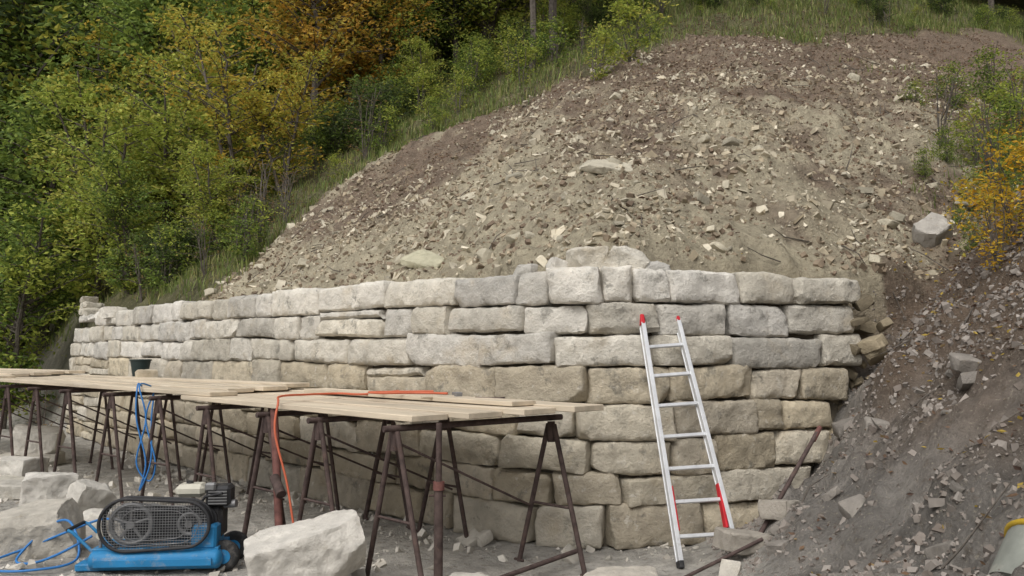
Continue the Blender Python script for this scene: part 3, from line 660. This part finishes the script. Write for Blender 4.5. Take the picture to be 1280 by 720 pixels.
cb.tube([(-.5,-.17,.2),(-.66,-.17,.36),(-.70,-.17,.38)],.014,0,8);cb.tube([(-.5,.17,.2),(-.66,.17,.36),(-.70,.17,.38)],.014,0,8);cb.tube([(-.70,-.17,.38),(-.70,.17,.38)],.016,1,8)
for s in(-1,1):
    y0=s*(.27 if s>0 else .1)
    cb.tube([(.52,y0-.035,.13),(.52,y0-.025,.13),(.52,y0+.025,.13),(.52,y0+.035,.13)],[.10,.13,.13,.10],4,20);cb.tube([(.52,y0-.04,.13),(.52,y0+.04,.13)],.06,0,14)
    cb.tube([(-.42,s*.17,.06),(-.42,s*.17,0)],.025,1,8)
cb.tube([(.52,-.1,.13),(.52,.27,.13)],.012,3,8)
cb.tube([(-.45,-.14,.2),(-.45,-.14,.30)],.015,3,8);cb.tube([(-.45,-.145,.33),(-.45,-.165,.33)],.032,2,14);cb.tube([(-.45,-.14,.3),(-.45,-.14,.35)],.01,3,8)
comp=cb.build('air_compressor',[M_blue,M_blk,M_cream,M_grey,M_tyre],loc=(-2.76,7.08,gz(-2.76,7.08)-.01),rz=math.radians(5))
comp.scale=(.95,.95,.92)
# ---------------------------------------------------------------- hoses
def hose(name,P,r,m):
    P=np.array(P,float);n=len(P);O=[]
    for i in range(n-1):
        p0=P[max(i-1,0)];p1=P[i];p2=P[i+1];p3=P[min(i+2,n-1)]
        for t in np.linspace(0,1,9)[:-1]:
            O.append(.5*((2*p1)+(-p0+p2)*t+(2*p0-5*p1+4*p2-p3)*t*t+(-p0+3*p1-3*p2+p3)*t**3))
    O.append(P[-1]);b=B();b.tube(O,r,0,7);b.build(name,[m])
hose('blue_air_hose',[(-3.26,6.95,.25),(-3.5,6.9,.12),(-3.75,7.0,.03),(-3.95,7.15,.03),(-3.8,7.35,.25),(-3.55,7.2,.3),(-3.4,7.0,.06),(-3.65,6.77,.03),(-4.0,6.8,.03),(-4.1,7.05,.03),(-3.9,7.3,.1),(-3.4,7.25,.3),(-3.2,7.15,.34)],.010,M_hblue)
e=A1+d2*.95-n2_*.03
for k in range(2):
    hose('blue_air_hose',[(e[0]-.05+.1*k,e[1]+.2,1.29),(e[0]+.02*k,e[1]-.03,1.30),(e[0]+.02+.1*k,e[1]-.08,.95),(e[0]+.14-.1*k,e[1]-.1,.5),(e[0]+.08+.1*k,e[1]-.1,.2+.1*k),(e[0]+.2+.05*k,e[1]-.12,.5),(e[0]+.18-.06*k,e[1]-.08,.95),(e[0]+.18,e[1]-.03,1.2+.03*k)],.009,M_hblue)
hose('orange_air_hose',[(-1.05,8.2,1.31),(-1.35,8.0,1.29),(-1.6,8.15,1.29),(-1.85,7.95,1.29),(-2.0,7.65,1.29),(-1.98,7.5,1.24),(-1.98,7.42,1.0),(-1.86,7.36,.6),(-1.78,7.3,.25),(-1.7,7.2,.04),(-1.4,7.1,.03)],.010,M_horg)
hose('orange_air_hose',[(-.55,7.55,1.32),(-.8,7.65,1.32),(-1.1,7.6,1.32),(-1.25,7.75,1.32),(-1.0,7.85,1.32),(-.7,7.9,1.32)],.010,M_horg)
hose('orange_air_hose',[(-6.2,8.6,.05),(-5.2,8.9,.04),(-4.8,8.75,.05),(-4.55,8.5,.05)],.012,M_horg)
def bucket(x,y,z,r0,r1,h,m,name='bucket',rot=None,rim=None):
    b=B();b.tube([(0,0,0),(0,0,h)],[r0,r1],0,28,cap=False);b.tube([(r1*math.cos(a),r1*math.sin(a),h) for a in np.linspace(0,2*math.pi,33)],.012 if r1<.2 else .016,1 if rim else 0,6,cap=False);b.tube([(0,0,.005),(0,0,h)],[r0-.006,r1-.006],1 if rim else 0,28,cap=False)
    b.add([(r0*math.cos(a),r0*math.sin(a),.004) for a in np.linspace(0,6.28,28,endpoint=False)],[tuple(range(28))],0)
    if r1<.2: b.tube([(r1*math.cos(a),r1*math.sin(a)*.5,h-.02-.5*r1*math.sin(a)) for a in np.linspace(0,math.pi,12)],.004,0,5)
    o=b.build(name,[m]+([rim] if rim else []),loc=(x,y,z))
    if rot: o.rotation_euler=rot
bucket(-5.3,12.6,1.30,.10,.14,.24,M_buck)
bucket(2.20,3.85,.62,.17,.21,.26,M_tub,'mortar_tub',rot=(math.radians(-10),math.radians(50),math.radians(10)),rim=M_yel)
tb=B();tb.tube([(-.75,7.3,1.30),(-.48,7.42,1.30)],.012,0,8);tb.box((-.46,7.43,1.315),(.03,.055,.022),[[.9,.4,0],[-.4,.9,0],[0,0,1]],1,.005);tb.build('mason_hammer',[M_wood,M_grey])
tb=B();tb.tube([(-.3,7.25,1.30),(-.1,7.2,1.30)],.009,0,6);tb.tube([(-.1,7.2,1.30),(-.06,7.19,1.30)],[.009,.013],0,6);tb.build('chisel',[M_rust])
# ---------------------------------------------------------------- light, camera
wd=bpy.data.worlds.new('World');scene.world=wd;wd.use_nodes=True;N=wd.node_tree.nodes;L=wd.node_tree.links
sk=N.new('ShaderNodeTexSky');sk.sky_type='NISHITA';sk.sun_disc=False;sk.sun_elevation=math.radians(52);sk.sun_rotation=math.radians(205);sk.dust_density=4;sk.air_density=1
hs=N.new('ShaderNodeHueSaturation');hs.inputs['Saturation'].default_value=.25;L.new(sk.outputs[0],hs.inputs['Color']);L.new(hs.outputs[0],N['Background'].inputs[0]);N['Background'].inputs[1].default_value=.15
sl=bpy.data.lights.new('sun','SUN');sl.energy=1.5;sl.angle=math.radians(40);sl.color=(1,.97,.92);so=bpy.data.objects.new('sun',sl);scene.collection.objects.link(so)
az=math.radians(205);el=math.radians(52)
from mathutils import Vector
dv=Vector((math.sin(az)*math.cos(el),math.cos(az)*math.cos(el),math.sin(el)))
so.rotation_euler=dv.to_track_quat('Z','Y').to_euler()
cam=bpy.data.cameras.new('camera');co=bpy.data.objects.new('camera',cam);scene.collection.objects.link(co);co.location=(0,0,1.7);co.rotation_euler=(math.radians(90+3.95),0,0)
cam.sensor_width=36;cam.lens=36*1100/1280;cam.clip_end=2000;scene.camera=co
scene.view_settings.view_transform='Standard';scene.view_settings.look='None';scene.view_settings.exposure=0
print('objs',len(bpy.data.objects))
